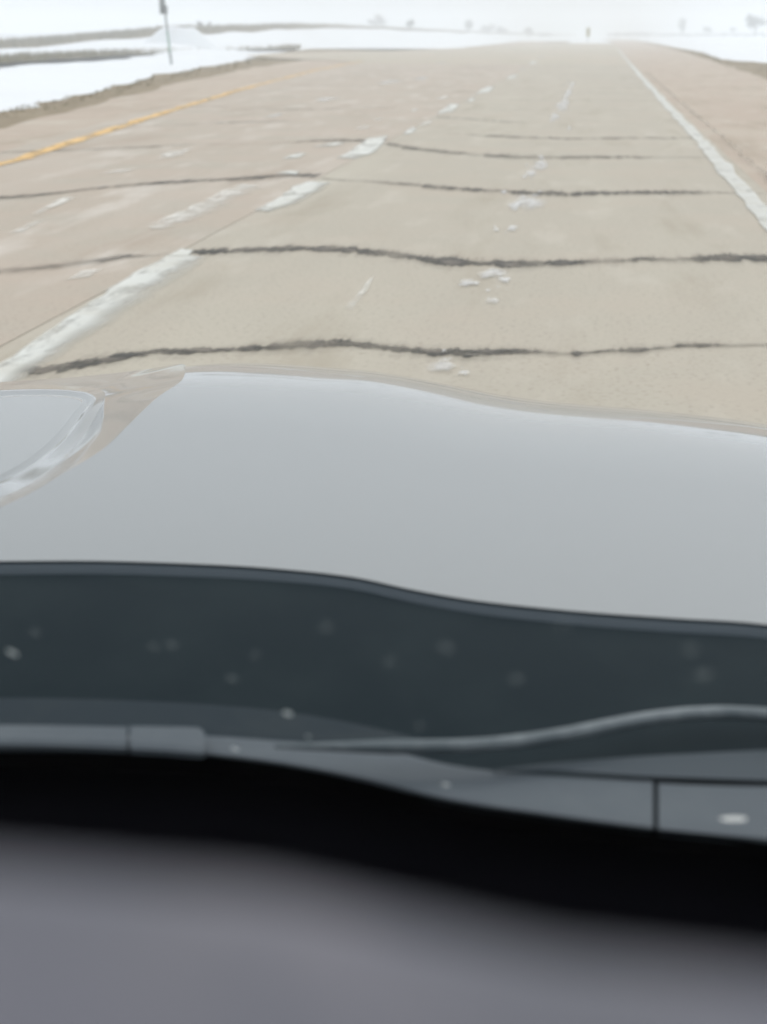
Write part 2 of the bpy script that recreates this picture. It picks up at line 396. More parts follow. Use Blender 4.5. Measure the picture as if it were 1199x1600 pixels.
# joints as curves across the lanes: pixel (x, y, thickness), read off one after another
J_L = [
 [(-420, 640, 14), (-200, 618, 15), (-60, 596, 16)],
 [(-300, 448, 6), (-120, 434, 8), (0, 424, 9), (60, 419, 9), (120, 411, 9), (195, 402, 7), (235, 400, 1), (262, 397, 3), (290, 392, 9)],
 [(-200, 318, 4), (0, 309, 5), (60, 305, 5), (150, 295, 5), (250, 286, 5), (350, 281, 6), (410, 277, 7), (465, 274, 6)],
 [(-50, 240, 1), (60, 236, 3), (150, 233, 2), (230, 230, 3), (300, 226, 1), (420, 224, 1), (500, 220, 4), (560, 220, 5)],
 [(180, 198, 1), (250, 197, 3), (330, 193, 3), (420, 190, 3), (480, 188, 1), (600, 188, 1)],
 [(260, 174, 1), (380, 172, 2), (480, 171, 3), (600, 168, 2), (640, 168, 1)],
]
J_R = [
 [(-60, 596, 15), (20, 580, 19), (70, 577, 19), (110, 572, 20), (160, 564, 19), (200, 557, 15), (250, 550, 13), (340, 548, 9), (400, 545, 10), (450, 541, 13), (500, 538, 15), (540, 537, 15), (580, 542, 13), (630, 548, 12), (680, 551, 12), (740, 551, 12), (790, 551, 9), (860, 552, 7), (882, 553, 1), (900, 553, 9), (912, 552, 3), (950, 549, 7), (1000, 547, 7), (1050, 544, 2), (1062, 541, 7), (1110, 540, 6), (1150, 540, 1), (1340, 538, 1)],
 [(300, 394, 4), (320, 395, 14), (350, 394, 12), (400, 391, 9), (450, 389, 9), (500, 389, 8), (550, 391, 9), (600, 397, 10), (650, 403, 11), (700, 409, 13), (760, 412, 13), (830, 412, 10), (900, 410, 8), (950, 408, 8), (1000, 406, 6), (1060, 405, 9), (1130, 403, 12), (1199, 403, 11), (1260, 402, 8)],
 [(470, 276, 2), (520, 281, 2), (570, 283, 2), (620, 287, 4), (700, 294, 5), (760, 298, 5), (800, 300, 6), (870, 303, 7), (940, 302, 5), (1000, 301, 5), (1060, 301, 6), (1100, 301, 4), (1150, 302, 1), (1170, 302, 1)],
 [(560, 220, 4), (600, 224, 4), (640, 231, 4), (700, 238, 4), (780, 244, 5), (850, 246, 5), (930, 246, 4), (1000, 246, 3), (1040, 246, 1), (1110, 246, 1)],
 [(610, 203, 1), (680, 207, 1), (720, 210, 2), (820, 215, 4), (900, 217, 3), (960, 216, 4), (1080, 216, 3), (1095, 216, 1)],
 [(630, 181, 4), (660, 182, 4), (720, 185, 3), (780, 190, 3), (850, 192, 1), (1050, 192, 1)],
]
def joint_fn(tab):
    pts = [(at(x, y).x, at(x, y).y, t) for x, y, t in tab]; pts.sort()
    return [(a, b) for a, b, c in pts], [(a, c) for a, b, c in pts]
jl = [joint_fn(t) for t in J_L]; jr = [joint_fn(t) for t in J_R]
def jy(side, k, x):
    rows = jl if side == 'L' else jr
    if k < 0: return (rows[0][0][0][1] if side == 'L' else 6.45) + 4.0 * k + .1 * math.sin(x * 1.3 + k) - (0 if side == 'L' else 0)
    if k < len(rows): return smooth_tab(rows[k][0], x) + .012 * N((x * 9, k, 0), 1, 3)
    return (29.5 if side == 'L' else 29.0) + 4.2 * (k - len(rows)) + .12 * math.sin(x * .9 + k * 1.7) + .05 * N((x, k, 0), 2.3)
def thick_m(side, k, x, y):
    rows = jl if side == 'L' else jr
    if k < 0: return .08
    if k < len(rows): t = max(smooth_tab(rows[k][1], x), .2)
    else: t = max(0.1, .45 + 1.6 * N((x * .35 + k * 3, k, 0), 1, 5))
    if t < 4: t *= .35 + .65 * t / 4
    w = t * y * y / (F_PX * CAM_H) * .6
    return min(w, .42 if y < 30 else .25)
ROWS = range(-3, 17)
def lane_edges(side, y):
    return (left_x(y) + .0, LANE_X - .004) if side == 'L' else (LANE_X + .004, right_x(y))
for side in 'LR':
    for k in ROWS:
        # one concrete slab between two joints
        nn = 36; lo_, hi_ = [], []
        for i in range(nn):
            t = i / (nn - 1)
            ym = jy(side, k, LANE_X if side == 'L' else 0); x0, x1 = lane_edges(side, ym); x = x0 + (x1 - x0) * t
            lo_.append(Vector((x, jy(side, k, x) + .003, 0)))
            ym = jy(side, k + 1, LANE_X if side == 'L' else 0); x0, x1 = lane_edges(side, ym); x = x0 + (x1 - x0) * t
            hi_.append(Vector((x, jy(side, k + 1, x) - .003, 0)))
        vv, ff = band(lo_, hi_)
        ring = lo_ + hi_[::-1]
        b = len(vv); vv = vv + [Vector((p.x, p.y, -.018)) for p in lo_] + [Vector((p.x, p.y, -.018)) for p in hi_]
        for i in range(nn - 1):
            ff.append((i, b + i, b + i + 1, i + 1)); ff.append((nn + i, nn + i + 1, b + nn + i + 1, b + nn + i))
        ff.append((0, nn, b + nn, b)); ff.append((nn - 1, b + nn - 1, b + 2 * nn - 1, 2 * nn - 1))
        mesh_obj('concrete_slab', vv, ff, M['slab_left' if side == 'L' else 'slab_right'], road)
        # the tar poured over the joint, irregular in width
        if k >= 0:
            nn = 420 if k < 3 else 120; a_, b_ = [], []
            for i in range(nn):
                t = i / (nn - 1); ym = jy(side, k, LANE_X if side == 'L' else 0)
                x0, x1 = lane_edges(side, ym); x = x0 + .04 + (x1 - x0 - .08) * t
                y = jy(side, k, x); w = thick_m(side, k, x, y)
                w1 = w * (.5 + .4 * N((x * 5, k * 2, 0), 1, 1) + .4 * N((x * 17, k, 1), 1, 2) + .35 * N((x * 47, k, 1), 1, 2)); w2 = w * (.5 + .4 * N((x * 6, k * 3, 5), 1, 8) + .4 * N((x * 19, k, 3), 1, 9) + .35 * N((x * 53, k, 4), 1, 2))
                a_.append(Vector((x, y - max(w1, .002), .004))); b_.append(Vector((x, y + max(w2, .002), .004)))
            cc = [min(1, max(.12, .85 + 1.1 * N((p.x * 1.1, k * 4.3, 2), 1, 3) + .9 * N((p.x * 4.3, k * 2, 7), 1, 6))) for p in a_]
            if k < 6: cc = [c_ * min(1, max(.05, ((q_.y - p.y) * F_PX * CAM_H / p.y ** 2 - .3) / (4.0 if k < 3 else 1.5))) for c_, p, q_ in zip(cc, a_, b_)]
            out = lambda g, q: [p + Vector((0, -g * (p2.y - p.y) - q, 0)) for p, p2 in zip(a_, b_)]
            out2 = lambda g, q: [p2 + Vector((0, g * (p2.y - p.y) + q, 0)) for p, p2 in zip(a_, b_)]
            rows_obj('tar_joint', [out(.25, .006), a_, b_, out2(.25, .006)], [0, cc, cc, 0], M['tar' if k < 3 else 'tar_thin'], road)
            if k < 4:
                dn = Vector((0, 0, -.002)); md = [a.lerp(b, .5) + dn for a, b in zip(a_, b_)]
                rows_obj('tar_stain', [[p + dn for p in out(.9, .07)], md, [p + dn for p in out2(.7, .07)]], [0, 1, 0], M['tar_stain'], road)
# farther on the joints can no longer be told apart: one worn surface over the crest
fl, fr = [], []
yend = jy('R', 17, 0)
left_far = [(76, -11.6), (84, -12.4), (95, -16)] 
A2s = sorted((a.y, a.x) for a in A2)
for i in range(80):
    y = 74 + (292 - 74) * i / 79
    zz = -.012 if y < 270 else -.012 - (y - 270) ** 2 * .0012
    xl = lerp_tab([(60, -11), (76, -11.6), (84, -13), (92, -18.5), (105, -23.5), (121, -24.5), (131, -22), (140, -18), (165, -14.5), (210, -10.8), (292, -8.2)], y)
    fl.append(Vector((xl, y, zz))); fr.append(Vector((right_x(y), y, zz)))
vv, ff = band(fl, fr)
sheet_obj('far_road', vv, ff, M['far_road'], kind='structure')

def strip(name, centre, width, m, z, n=120, wear=.25, seed=1, parent=road):
    c = resample(centre, n); a, b = [], []
    for i, p in enumerate(c):
        d = (c[min(i + 1, n - 1)] - c[max(i - 1, 0)]); d.z = 0; d.normalize(); s = Vector((d.y, -d.x, 0))
        w1 = width * (.5 + wear * N((p.x * 3, p.y * 3), 1, seed) * .7); w2 = width * (.5 + wear * N((p.x * 3, p.y * 3), 1, seed + 5) * .7)
        q = p.copy(); q.z = z; a.append(q - s * w1); b.append(q + s * w2)
    vv, ff = band(a, b); return cover(sheet_obj(name, vv, ff, m, parent))
edge = [Vector((1.40, -30, 0)), Vector((1.40, 6, 0))] + [at(*p) for p in ((1192, 333), (1100, 226), (1036, 158), (995, 112), (966, 77))]
strip('edge_line', edge[:5], .16, M['edge_paint'], .008, wear=.5)
strip('edge_line', [edge[4], edge[5], edge[6]], .16, M['edge_paint'], .008, 60, wear=.5, seed=4)
yel = [p + Vector((.22, 0, 0)) for p in road_l]
strip('yellow_line', yel[:6], .2, M['yellow'], .008, 140, wear=.5, seed=3)
strip('yellow_line', yel[5:], .2, M['yellow'], .008, 60, wear=.7, seed=9)
# dark broken edge of the pavement beside the white line
eb = [p + Vector((.36, 0, 0)) for p in resample(edge[1:6], 60)]
strip('pavement_edge', eb, .028, M['tar_thin'], .004, 300, wear=3.2, seed=6)

def poly_px(name, pts, m, z, parent=None, rough=.5, seed=0):
    P = [at(x, y, z) for x, y in pts]; out = []
    for i, p in enumerate(P):
        q = P[(i + 1) % len(P)]
        for t in (0, .25, .5, .75):
            r = p.lerp(q, t); s = rough * (.05 + .006 * r.y)
            out.append(Vector((r.x + s * .5 * N((r.x * 2.5, r.y), 1, seed), r.y + s * 1.6 * N((r.x * 2.5, r.y), 1, seed + 7), z)))
    return out, m
def marking(pts, m='paint', z=.008, seed=0, rough=.5, name='lane_marking'):
    out, _ = poly_px(name, pts, None, z, seed=seed, rough=rough)
    k = len(out); c = sum(out, Vector()) / k; f_ = .42 if m == 'paint_thin' else .2
    inn = [p.lerp(c, f_) for p in out]; outer = [p + (p - c).normalized() * min(.03, .12 * (p - c).length) for p in out]
    ff = [(i, (i + 1) % k, k + (i + 1) % k, k + i) for i in range(k)] + [(k + i, k + (i + 1) % k, 2 * k) for i in range(k)]
    return cover(sheet_obj(name, outer + inn + [c], ff, M[m], road), [0.0] * k + [1.0] * (k + 1))
def wash(left, right, fade, m='paint', z=.008, seed=0):   # a stroke crisp on one side and rubbed thin on the other
    nn = 60; A_, B_, C_ = ([p for p in resample([at(x, y, z) for x, y in q], nn)] for q in (left, right, fade))
    for q in (A_, B_, C_):
        for p in q: p.x += .03 * N((p.x, p.y * 3), 1.3, seed)
    A0 = [a + (a - b).normalized() * .025 for a, b in zip(A_, B_)]
    return rows_obj('lane_marking', [A0, A_, B_, C_], [0, 1, .95, 0], M[m], road)
wash([(-110, 645), (0, 572), (60, 526), (150, 470), (240, 411), (268, 398)], [(-70, 646), (14, 583), (80, 535), (170, 476), (262, 419), (300, 399)], [(-40, 650), (45, 590), (110, 545), (215, 480), (300, 424), (325, 402)], seed=1)
marking([(262, 399), (283, 388), (303, 390), (296, 399)], 'paint', .010, 2, .25)
wash([(228, 352), (290, 328), (345, 300), (380, 287)], [(240, 357), (302, 334), (358, 305), (398, 289)], [(262, 357), (325, 338), (376, 310), (412, 292)], 'paint_thin', seed=3)
wash([(400, 329), (437, 310), (460, 292), (484, 283)], [(413, 329), (452, 315), (480, 299), (508, 284)], [(428, 330), (466, 318), (494, 303), (522, 285)], 'paint', seed=4)
marking([(430, 270), (452, 266), (468, 267), (464, 272)], 'paint', .010, seed=5, rough=.2)
marking([(525, 247), (558, 229), (577, 215), (606, 210), (601, 222), (588, 236), (556, 249)], 'paint', seed=6)
for i, (x, y, w, h, mm) in enumerate([(515, 226, 50, 6, 'paint'), (461, 243, 38, 9, 'paint'), (590, 187, 20, 5, 'paint_thin'), (566, 199, 36, 7, 'paint_thin'), (700, 170, 38, 17, 'paint'),
        (664, 193, 26, 9, 'paint_thin'), (640, 205, 24, 13, 'paint'), (736, 156, 16, 8, 'paint'), (758, 141, 32, 13, 'paint'), (690, 153, 26, 7, 'paint_thin'), (648, 172, 16, 6, 'paint_thin'),
        (800, 120, 22, 8, 'paint'), (815, 108, 14, 5, 'paint_thin'), (832, 98, 16, 6, 'paint'), (845, 88, 12, 5, 'paint_thin')]):
    marking([(x - w/2, y + h/2), (x - w*.1, y - h*.2), (x + w*.15, y - h/2), (x + w/2, y - h*.45), (x + w*.2, y + h*.25)], mm, seed=20 + i, rough=.35)
# packed snow and salt left between the wheel tracks
vv, ff, cov = [], [], []
def blob(x, y, w, h, seed):
    c = at(x, y, .012); rx = (at(x + w/2, y).x - at(x - w/2, y).x) / 2; ry = (at(x, y - h/2).y - at(x, y + h/2).y) / 2
    k = 22; b = len(vv); vv.append((c.x, c.y, .013)); cov.append(1)
    for rr, cc, zz in ((.55, 1, .012), (1.25, 0, .009)):
        for i in range(k):
            t = math.tau * i / k; s = rr * (1 + .75 * N((math.cos(t) * 1.5, math.sin(t) * 1.5, seed), 1, seed * 3.1))
            vv.append((c.x + rx * s * math.cos(t), c.y + ry * s * math.sin(t), zz)); cov.append(cc)
    for i in range(k):
        j = (i + 1) % k; ff.append((b, b + 1 + i, b + 1 + j)); ff.append((b + 1 + i, b + 1 + k + i, b + 1 + k + j, b + 1 + j))
spots = [(823, 315, 46, 18), (806, 322, 18, 8), (800, 355, 18, 8), (776, 358, 9, 5), (770, 427, 34, 14), (788, 436, 18, 9), (731, 441, 22, 9), (771, 469, 16, 7), (845, 257, 22, 17), (829, 270, 18, 9), (820, 276, 9, 5),
         (866, 182, 12, 12), (880, 162, 15, 18), (888, 145, 9, 16), (894, 132, 7, 10), (693, 568, 38, 14), (726, 581, 14, 6), (659, 122, 14, 5), (610, 128, 18, 6), (690, 98, 12, 3), (510, 155, 22, 6), (430, 180, 12, 5)]
for i, s in enumerate(spots):
    blob(*s, i + 1)
    for q in range(3):
        blob(s[0] + random.gauss(0, s[2] * .6), s[1] + random.gauss(0, s[3] * .8), s[2] * random.uniform(.12, .3), s[3] * random.uniform(.15, .35), i * 5 + q + 40)
o = cover(sheet_obj('packed_snow', vv, ff, M['packed'], kind='stuff'), cov)
# faint dried salt streaks in the left lane
for i, pts in enumerate([[(45, 335), (80, 318), (108, 305), (128, 306), (90, 322), (50, 338)], [(15, 365), (55, 345), (75, 343), (40, 362)], [(95, 440), (130, 422), (168, 418), (140, 434)],
                         [(150, 272), (190, 264), (225, 262), (190, 270)], [(235, 252), (265, 236), (300, 231), (290, 240), (255, 250)], [(540, 480), (575, 440), (590, 428), (580, 445), (550, 484)],
                         [(100, 226), (130, 216), (150, 213), (125, 222)]]):
    marking(pts, 'paint_thin', .006, 60 + i, .8, 'salt_streak')

# ------------------------------------------------------------------ things beside and beyond the road
# heap of ploughed snow
c = at(276, 79, 0); c.z = -.15; n1, n2 = 40, 14; vv, ff = [], []
for j in range(n2 + 1):
    r = j / n2
    for i in range(n1):
        t = math.tau * i / n1; s = 1 + .16 * N((math.cos(t) * 1.2, math.sin(t) * 1.2), 1, 3)
        h = 2.15 * max(0, 1 - max(0, (r - .32)) / .68) ** 1.15
        x = c.x + 4.3 * r * s * math.cos(t) * 1.05; y = c.y + 1.0 + 3.4 * r * s * math.sin(t)
        vv.append((x, y, c.z + h + .16 * N((x, y), .8, 2) * (1 - r) + .08 * N((x, y), 2.1, 5) * (1 - r)))
for j in range(n2):
    for i in range(n1):
        ff.append((j * n1 + i, j * n1 + (i + 1) % n1, (j + 1) * n1 + (i + 1) % n1, (j + 1) * n1 + i))
ff.append(tuple(range(n1)))
o = sheet_obj('snow_pile', vv, ff, M['snow'], smooth=True)
tag(o, 'flat-topped white snow heap ploughed up in front of the brown grass bank', 'snow pile')

# road sign seen nearly edge-on, its post in the snow
p0 = at(268, 100, -.2)
sg = empty('road_sign', p0); tag(sg, 'tall thin sign post in the left snow with its panel nearly edge-on', 'sign')
d = p0.y
def up_z(py): return CAM_H + (55 - py) / F_PX * d
lean = -.085
def post(z0, z1, r, m, name, k=8):
    mb = MB(); h0, h1 = z0 - p0.z, z1 - p0.z
    mb.tube([(lean * h0, 0, h0), (lean * h1, 0, h1)], r, k); return mb.build(name, m, sg)
post(p0.z - .2, up_z(80), .075, M['steel'], 'post_base')
post(up_z(80), up_z(50), .068, M['post_green'], 'reflective_sleeve')
post(up_z(50), up_z(-60), .062, M['steel'], 'post')
mb = MB(); z0 = up_z(24) - p0.z; z1 = up_z(-45) - p0.z
mb.box((-.36, -.012, z0), (.36, .012, z1))
pn = mb.build('sign_panel', M['sign_back'], sg); pn.rotation_euler = (0, R(-3), R(80)); pn.location = (-.30, .0, 0)
mb = MB(); mb.box((-.07, -.1, up_z(25) - p0.z), (.07, .1, up_z(12) - p0.z)); cl = mb.build('clamp', M['sign_back'], sg); cl.location = (-.17, -.04, 0)

# bare trees and bushes fading into the mist
def tree(name, label, px, base_y, h_px, w_px, Y, kind, seed, cat='tree'):
    rnd = random.Random(seed)
    b = at_d(px, base_y, Y); s = (b - CAM).length / F_PX; h = h_px * s; w = w_px * s
    t = empty(name, b); tag(t, label, cat, 'trees fading into the mist')
    mb = MB(); tr = max(.06, h * .03)
    mb.tube([(0, 0, -.8), (0, 0, h * .2), (.03 * h, 0, h * .5), (.01 * h, 0, h * .85)], [tr * 1.3, tr, tr * .6, tr * .25], 7)
    for i in range(7):
        a = rnd.uniform(0, math.tau); z0 = h * rnd.uniform(.12, .5); L = w * rnd.uniform(.28, .46)
        mb.tube([(0, 0, z0), (math.cos(a) * L * .5, math.sin(a) * L * .5, z0 + h * .16), (math.cos(a) * L, math.sin(a) * L, z0 + h * rnd.uniform(.25, .45))], [tr * .5, tr * .35, tr * .12], 5)
    mb.build('trunk', M['bark'], t)
    vv, ff = [], []
    lobes = [(rnd.uniform(-.32, .32) * w, rnd.uniform(-.3, .3) * w, h * rnd.uniform(.3, .78), rnd.uniform(.16, .3)) for _ in range(6)]
    for i in range(900):
        l = rnd.choice(lobes); g = lambda q: rnd.gauss(0, .5) * q
        c = Vector((l[0] + g(l[3] * w), l[1] + g(l[3] * w), min(h, max(.06 * h, l[2] + g(l[3] * h)))))
        q = h * rnd.uniform(.02, .055)
        k0 = len(vv)
        for _ in range(3): vv.append(tuple(c + Vector((rnd.gauss(0, q), rnd.gauss(0, q), rnd.gauss(0, q)))))
        ff.append((k0, k0 + 1, k0 + 2))
    me = bpy.data.meshes.new('crown'); me.from_pydata(vv, [], ff); me.materials.append(M[kind])
    o = bpy.data.objects.new('crown', me); S.collection.objects.link(o); o.parent = t
    return t
tree('bare_tree', 'broad grey tree clump standing on the bank left of the small dark bush', 586, 44, 20, 34, 440, 'twig', 1)
tree('round_bush', 'small dark round bush on the bank crest, darkest on the left skyline', 640, 46, 15, 13, 340, 'needle', 2, 'bush')
tree('slender_tree', 'pale slender tree far off between the dark bush and the road end', 731, 50, 19, 15, 480, 'needle', 3)
tree('bare_tree', 'low wide misty tree, larger of the pair just left of the road end', 762, 53, 14, 24, 470, 'twig', 4)
tree('bare_tree', 'low misty tree, smaller of the pair just left of the road end', 786, 54, 12, 20, 490, 'twig', 5)
tree('bare_tree', 'tiny faint tree beside the far left end of the road', 826, 56, 12, 14, 480, 'twig', 6)
tree('slender_tree', 'thin faint tree beyond the right snow field, tallest left of the grove', 1066, 52, 21, 12, 520, 'needle', 7)
tree('round_bush', 'small faint bush on the right skyline between thin tree and grove', 1105, 52, 10, 14, 460, 'needle', 8, 'bush')
tree('round_bush', 'tiny low bush on the right skyline just left of the grove', 1146, 50, 7, 12, 480, 'needle', 9, 'bush')
tree('bare_tree', 'grey-green tree at the left end of the misty grove on the right', 1180, 50, 25, 30, 360, 'needle', 10)
tree('bare_tree', 'tall grey tree at the cut-off right end of the misty grove', 1208, 51, 29, 34, 370, 'twig', 11)
tree('round_bush', 'small faint bush on the bank top beside the snow heap', 312, 43, 10, 10, 220, 'twig', 12, 'bush')
tree('round_bush', 'faint twiggy bush on the bank top, right of the one beside the heap', 327, 42.5, 8, 8, 230, 'twig', 13, 'bush')
# the far-off line of brush along the horizon: one mass
vv, ff = [], []
for (xa, xb, y0, hh, Y) in ((560, 860, None, 5, 560), (950, 1330, 54, 4.5, 590), (-160, 250, 56, 3, 600)):
    for i in range(2600):
        px = random.uniform(xa, xb)
        py = y0 if y0 else lerp_tab([(560, 44), (640, 47.5), (730, 51), (860, 55)], px)
        g = max(0, .45 + .9 * N((px * .022, 0, 0), 1, 4) + .5 * N((px * .11, 0, 0), 1, 8))
        p = at_d(px, py + .6 - random.random() ** 1.6 * hh * g, Y); q = random.uniform(.12, .4); b_ = len(vv)
        for _ in range(3): vv.append((p.x + random.gauss(0, q), p.y + random.gauss(0, 2), p.z + random.gauss(0, q)))
        ff.append((b_, b_ + 1, b_ + 2))
me = bpy.data.meshes.new('far_brush'); me.from_pydata(vv, [], ff); me.materials.append(M['twig'])
o = bpy.data.objects.new('far_brush', me); S.collection.objects.link(o); o['kind'] = 'stuff'
# yellow marker where the road goes over the crest
b = at_d(919, 61, 235)
mk = empty('marker_post', b); tag(mk, 'small olive-yellow marker board standing where the road meets the horizon', 'marker')
mb = MB(); mb.tube([(0, 0, -.6), (0, 0, 1.7)], .05, 8); mb.build('post', M['steel'], mk)
mb = MB(); mb.box((-.26, -.02, .35), (.26, .02, 1.6)); mb.build('board', M['yellow_sign'], mk).location = (0, -.075, 0)

# ------------------------------------------------------------------ the car
car = empty('car', (-.55, -.4, 0))
tag(car, 'silver car seen from its front passenger seat, hood, wipers and dashboard', 'car')
KEEP = car.location.copy()
def into_car(o, parent=None):
    o.parent = parent or car
    if parent is None: o.location = o.location - KEEP
    return o
CX = -.55
Z_REAR = .88
rear = [(-1.35, .98), (-.95, 1.13), (-.70, 1.18)] + [(at(x, y, Z_REAR).x, at(x, y, Z_REAR).y) for x, y in ((0, 872), (150, 871), (300, 875), (420, 881), (550, 894), (650, 915), (750, 932), (900, 948), (1050, 959), (1199, 969))] + [(.33, 1.09)]
Z_B = .825
Bpx = [(290, 579), (390, 581), (480, 587), (560, 593), (640, 606), (750, 628), (850, 641), (1000, 652), (1100, 663), (1199, 676)]
Bt = [(-1.35, 1.95), (-1.1, 2.03), (-.9, 2.10), (-.8, 2.15), (-.70, 2.19)] + [(at(x, y, Z_B).x, at(x, y, Z_B).y) for x, y in Bpx] + [(.36, 1.9)]
Bt = [t for i, t in enumerate(Bt) if i == 0 or t[0] > Bt[i-1][0] + .005]
fpx = [(0, 588), (150, 575), (290, 566), (390, 558), (480, 562), (560, 570), (640, 582), (700, 592), (850, 615), (1000, 630), (1199, 641)]
Ft = [(-1.35, 2.2), (-1.1, 2.30)] + [(at(x, y, .79).x, at(x, y, .79).y) for x, y in fpx] + [(.36, 2.16)]
ridge = [(1.0, -.66), (1.20, -.62), (1.309, -.587), (1.376, -.574), (1.437, -.563), (1.528, -.556), (1.633, -.549), (1.761, -.557), (1.942, -.571), (2.13, -.584), (2.49, -.681), (2.7, -.74)]
dB = [(at(x, y, Z_B).x, math.atan((y - 55) / F_PX)) for x, y in Bpx]
dF = [(at(x, y, .79).x, math.atan((y - 55) / F_PX)) for x, y in fpx]
def hood_z(x, y):
    B = smooth_tab(Bt, x); Fx = smooth_tab(Ft, x); w = max(Fx - B, .06); d = y - B
    tb = lerp_tab(dB, x) / 2 + R(.6); tf = lerp_tab(dF, x)
    if d <= 0:
        a = -d; a1 = min(a, .45)
        z = Z_B + tb * a1 - (tb - R(1.8)) * a1 * a1 / (2 * .45)
        if a > .45: z += (a - .45) * R(1.8) - max(0, a - .75) ** 2 * .012
    else:
        a1 = min(d, w); z = Z_B - (tb * a1 + (tf - tb) * a1 * a1 / (2 * w))
        if d > w:
            q = d - w; z -= q * math.tan(tf) + q * q * 3.2
    r = x - CX                                      # gentle crown across, falling at the sides
    z -= max(0, abs(r) - .87) ** 2 * 1.2
    return z
nx, ny = 300, 230
vv, ff = [], []
x0, x1 = -1.42, .345
for j in range(ny + 1):
    for i in range(nx + 1):
        u = i / nx; t = j / ny; y = 1.2 + 1.3 * t
        for _ in range(6):
            xl = smooth_tab(ridge, y); x = xl + (x1 - xl) * u
            yr = smooth_tab(rear, x); ye = smooth_tab(Ft, x) + .22
            y = yr + (ye - yr) * t
        z = hood_z(x, y)
        vv.append((x, y, z))
for j in range(ny):
    for i in range(nx):
        a = j * (nx + 1) + i; ff.append((a, a + 1, a + nx + 2, a + nx + 1))
# the centre of the hood: a chamfer falling away to the left, then a raised panel with a rounded corner and a bead round it
def on_hood(px, py):
    r = ray(px, py); lo_t, hi_t = .5, 4
    for _ in range(50):
        m_ = (lo_t + hi_t) / 2; p = CAM + r * m_
        if p.z > hood_z(p.x, p.y): lo_t = m_
        else: hi_t = m_
    return CAM + r * lo_t
rows_px = [  # chamfer's upper edge on the hood, its foot (px, z), crest of the bead, groove inside it
 ((-.587, 1.309), (-60, 800, .850), (-70, 784), (-80, 774)),
 ((-.574, 1.376), (0, 777, .8528), (-8, 761), (-16, 752)),
 ((-.563, 1.437), (42, 758, .8518), (30, 745), (20, 737)),
 ((-.556, 1.528), (85, 728, .8417), (66, 722), (54, 717)),
 ((-.549, 1.633), (120, 695, .8207), (99, 692), (87, 690)),
 ((-.557, 1.761), (140, 668, .801), (120, 668), (108, 668)),
 ((-.571, 1.942), (158, 635, .7855), (137, 641), (126, 644)),
 ((-.584, 2.13), (165, 616, .7723), (146, 626), (134, 631)),
 ((286, 569, .7640), (157, 609, .7652), (140, 617), (129, 622)),
 ((230, 577, .7189), (141, 605, .7561), (128, 613), (119, 618)),
 ((150, 586, .712), (108, 603, .7507), (102, 610), (97, 615)),
 ((80, 592, .7227), (60, 601, .7519), (58, 609), (57, 614)),
 ((0, 597, .738), (0, 603, .762), (0, 611), (0, 616)),
 ((-120, 606, .750), (-120, 611, .775), (-120, 618), (-120, 623)),
 ((-260, 622, .753), (-260, 628, .778), (-260, 635), (-260, 640))]
def on_panel(px, py):                               # the flat top of the raised panel
    p = at(px, py, .82)
    for _ in range(12): p = at(px, py, .851 - .078 * (p.y - 1.45))
    return p
ctl = []
for a_, q, r1, r2 in rows_px:
    P = at(*a_) if len(a_) == 3 else Vector((a_[0], a_[1], hood_z(*a_)))
    Q = at(*q); r_1 = on_panel(*r1); r_2 = on_panel(*r2); r_2.z -= .003
    r_3 = on_panel(r2[0] - 10 * (1 if q[1] > 615 else .2), r2[1] + (5 if q[1] < 617 else 0))
    ctl.append([P, Q, r_1, r_2, r_3])
def cat(pts, n):
    out = []
    for i in range(n):
        t = (len(pts) - 1) * i / (n - 1); k0 = min(int(t), len(pts) - 2); u = t - k0
        p0, p1, p2, p3 = (pts[max(0, min(len(pts) - 1, k0 + d))] for d in (-1, 0, 1, 2))
        out.append(.5 * (2 * p1 + (p2 - p0) * u + (2 * p0 - 5 * p1 + 4 * p2 - p3) * u * u + (3 * p1 - p0 - 3 * p2 + p3) * u ** 3))
    return out
nc = 160
lines = [cat([c_[i] for c_ in ctl], nc) for i in range(5)]
for p in lines[0]:
    if p.y < 2.13 and p.x > -.6: p.z = hood_z(p.x, p.y)
def between(a, b, m): return [[p.lerp(q, j / m) for p, q in zip(a, b)] for j in range(1, m)]
i9 = int((nc - 1) * 9 / (len(ctl) - 1)); y_min = min(p.y for p in lines[4][i9:])
k_c = max(i for i in range(i9) if lines[4][i].y <= y_min)
y_c = lines[4][k_c].y
left_rim = [Vector((-1.38, p.y, p.z)) for p in lines[4][:k_c + 1]]
k_front = int((nc - 1) * 8.6 / (len(ctl) - 1))
lip = lines[0][k_front:]
nose = [lip, [p + Vector((-.01, .04, -.025)) for p in lip], [p + Vector((-.01, .08, -.20)) for p in lip]]
chamfer = [lines[0]] + between(lines[0], lines[1], 6) + [lines[1]]
panel = [lines[1]] + between(lines[1], lines[2], 4) + [lines[2]] + between(lines[2], lines[3], 3) + [lines[3], lines[4]]
inner = [lines[4][:k_c + 1]] + between(lines[4][:k_c + 1], left_rim, 6) + [left_rim]
rl = []
for j in range(7):
    rl.append([])
    for i in range(24):
        x = -1.38 + (.79 * i / 23); y0 = smooth_tab(rear, x); p1 = lines[4][0]
        xq = x if j == 0 else x - .0 * j
        rl[-1].append(Vector((x, y0 + (p1.y - y0) * j / 6, hood_z(x, y0) + (p1.z - hood_z(x, y0)) * j / 6 - .004)))
front = [lines[4][k_c:], [Vector((p.x, y_c, .851 - .078 * (y_c - 1.45))) for p in lines[4][k_c:]]]
edge_l = [Vector(vv[j * (nx + 1)]) for j in range(ny + 1)]; edge_l = [p for p in edge_l if p.y > 2.05]
skirt = [edge_l, [p + Vector((-.004, 0, -.14)) for p in edge_l]]
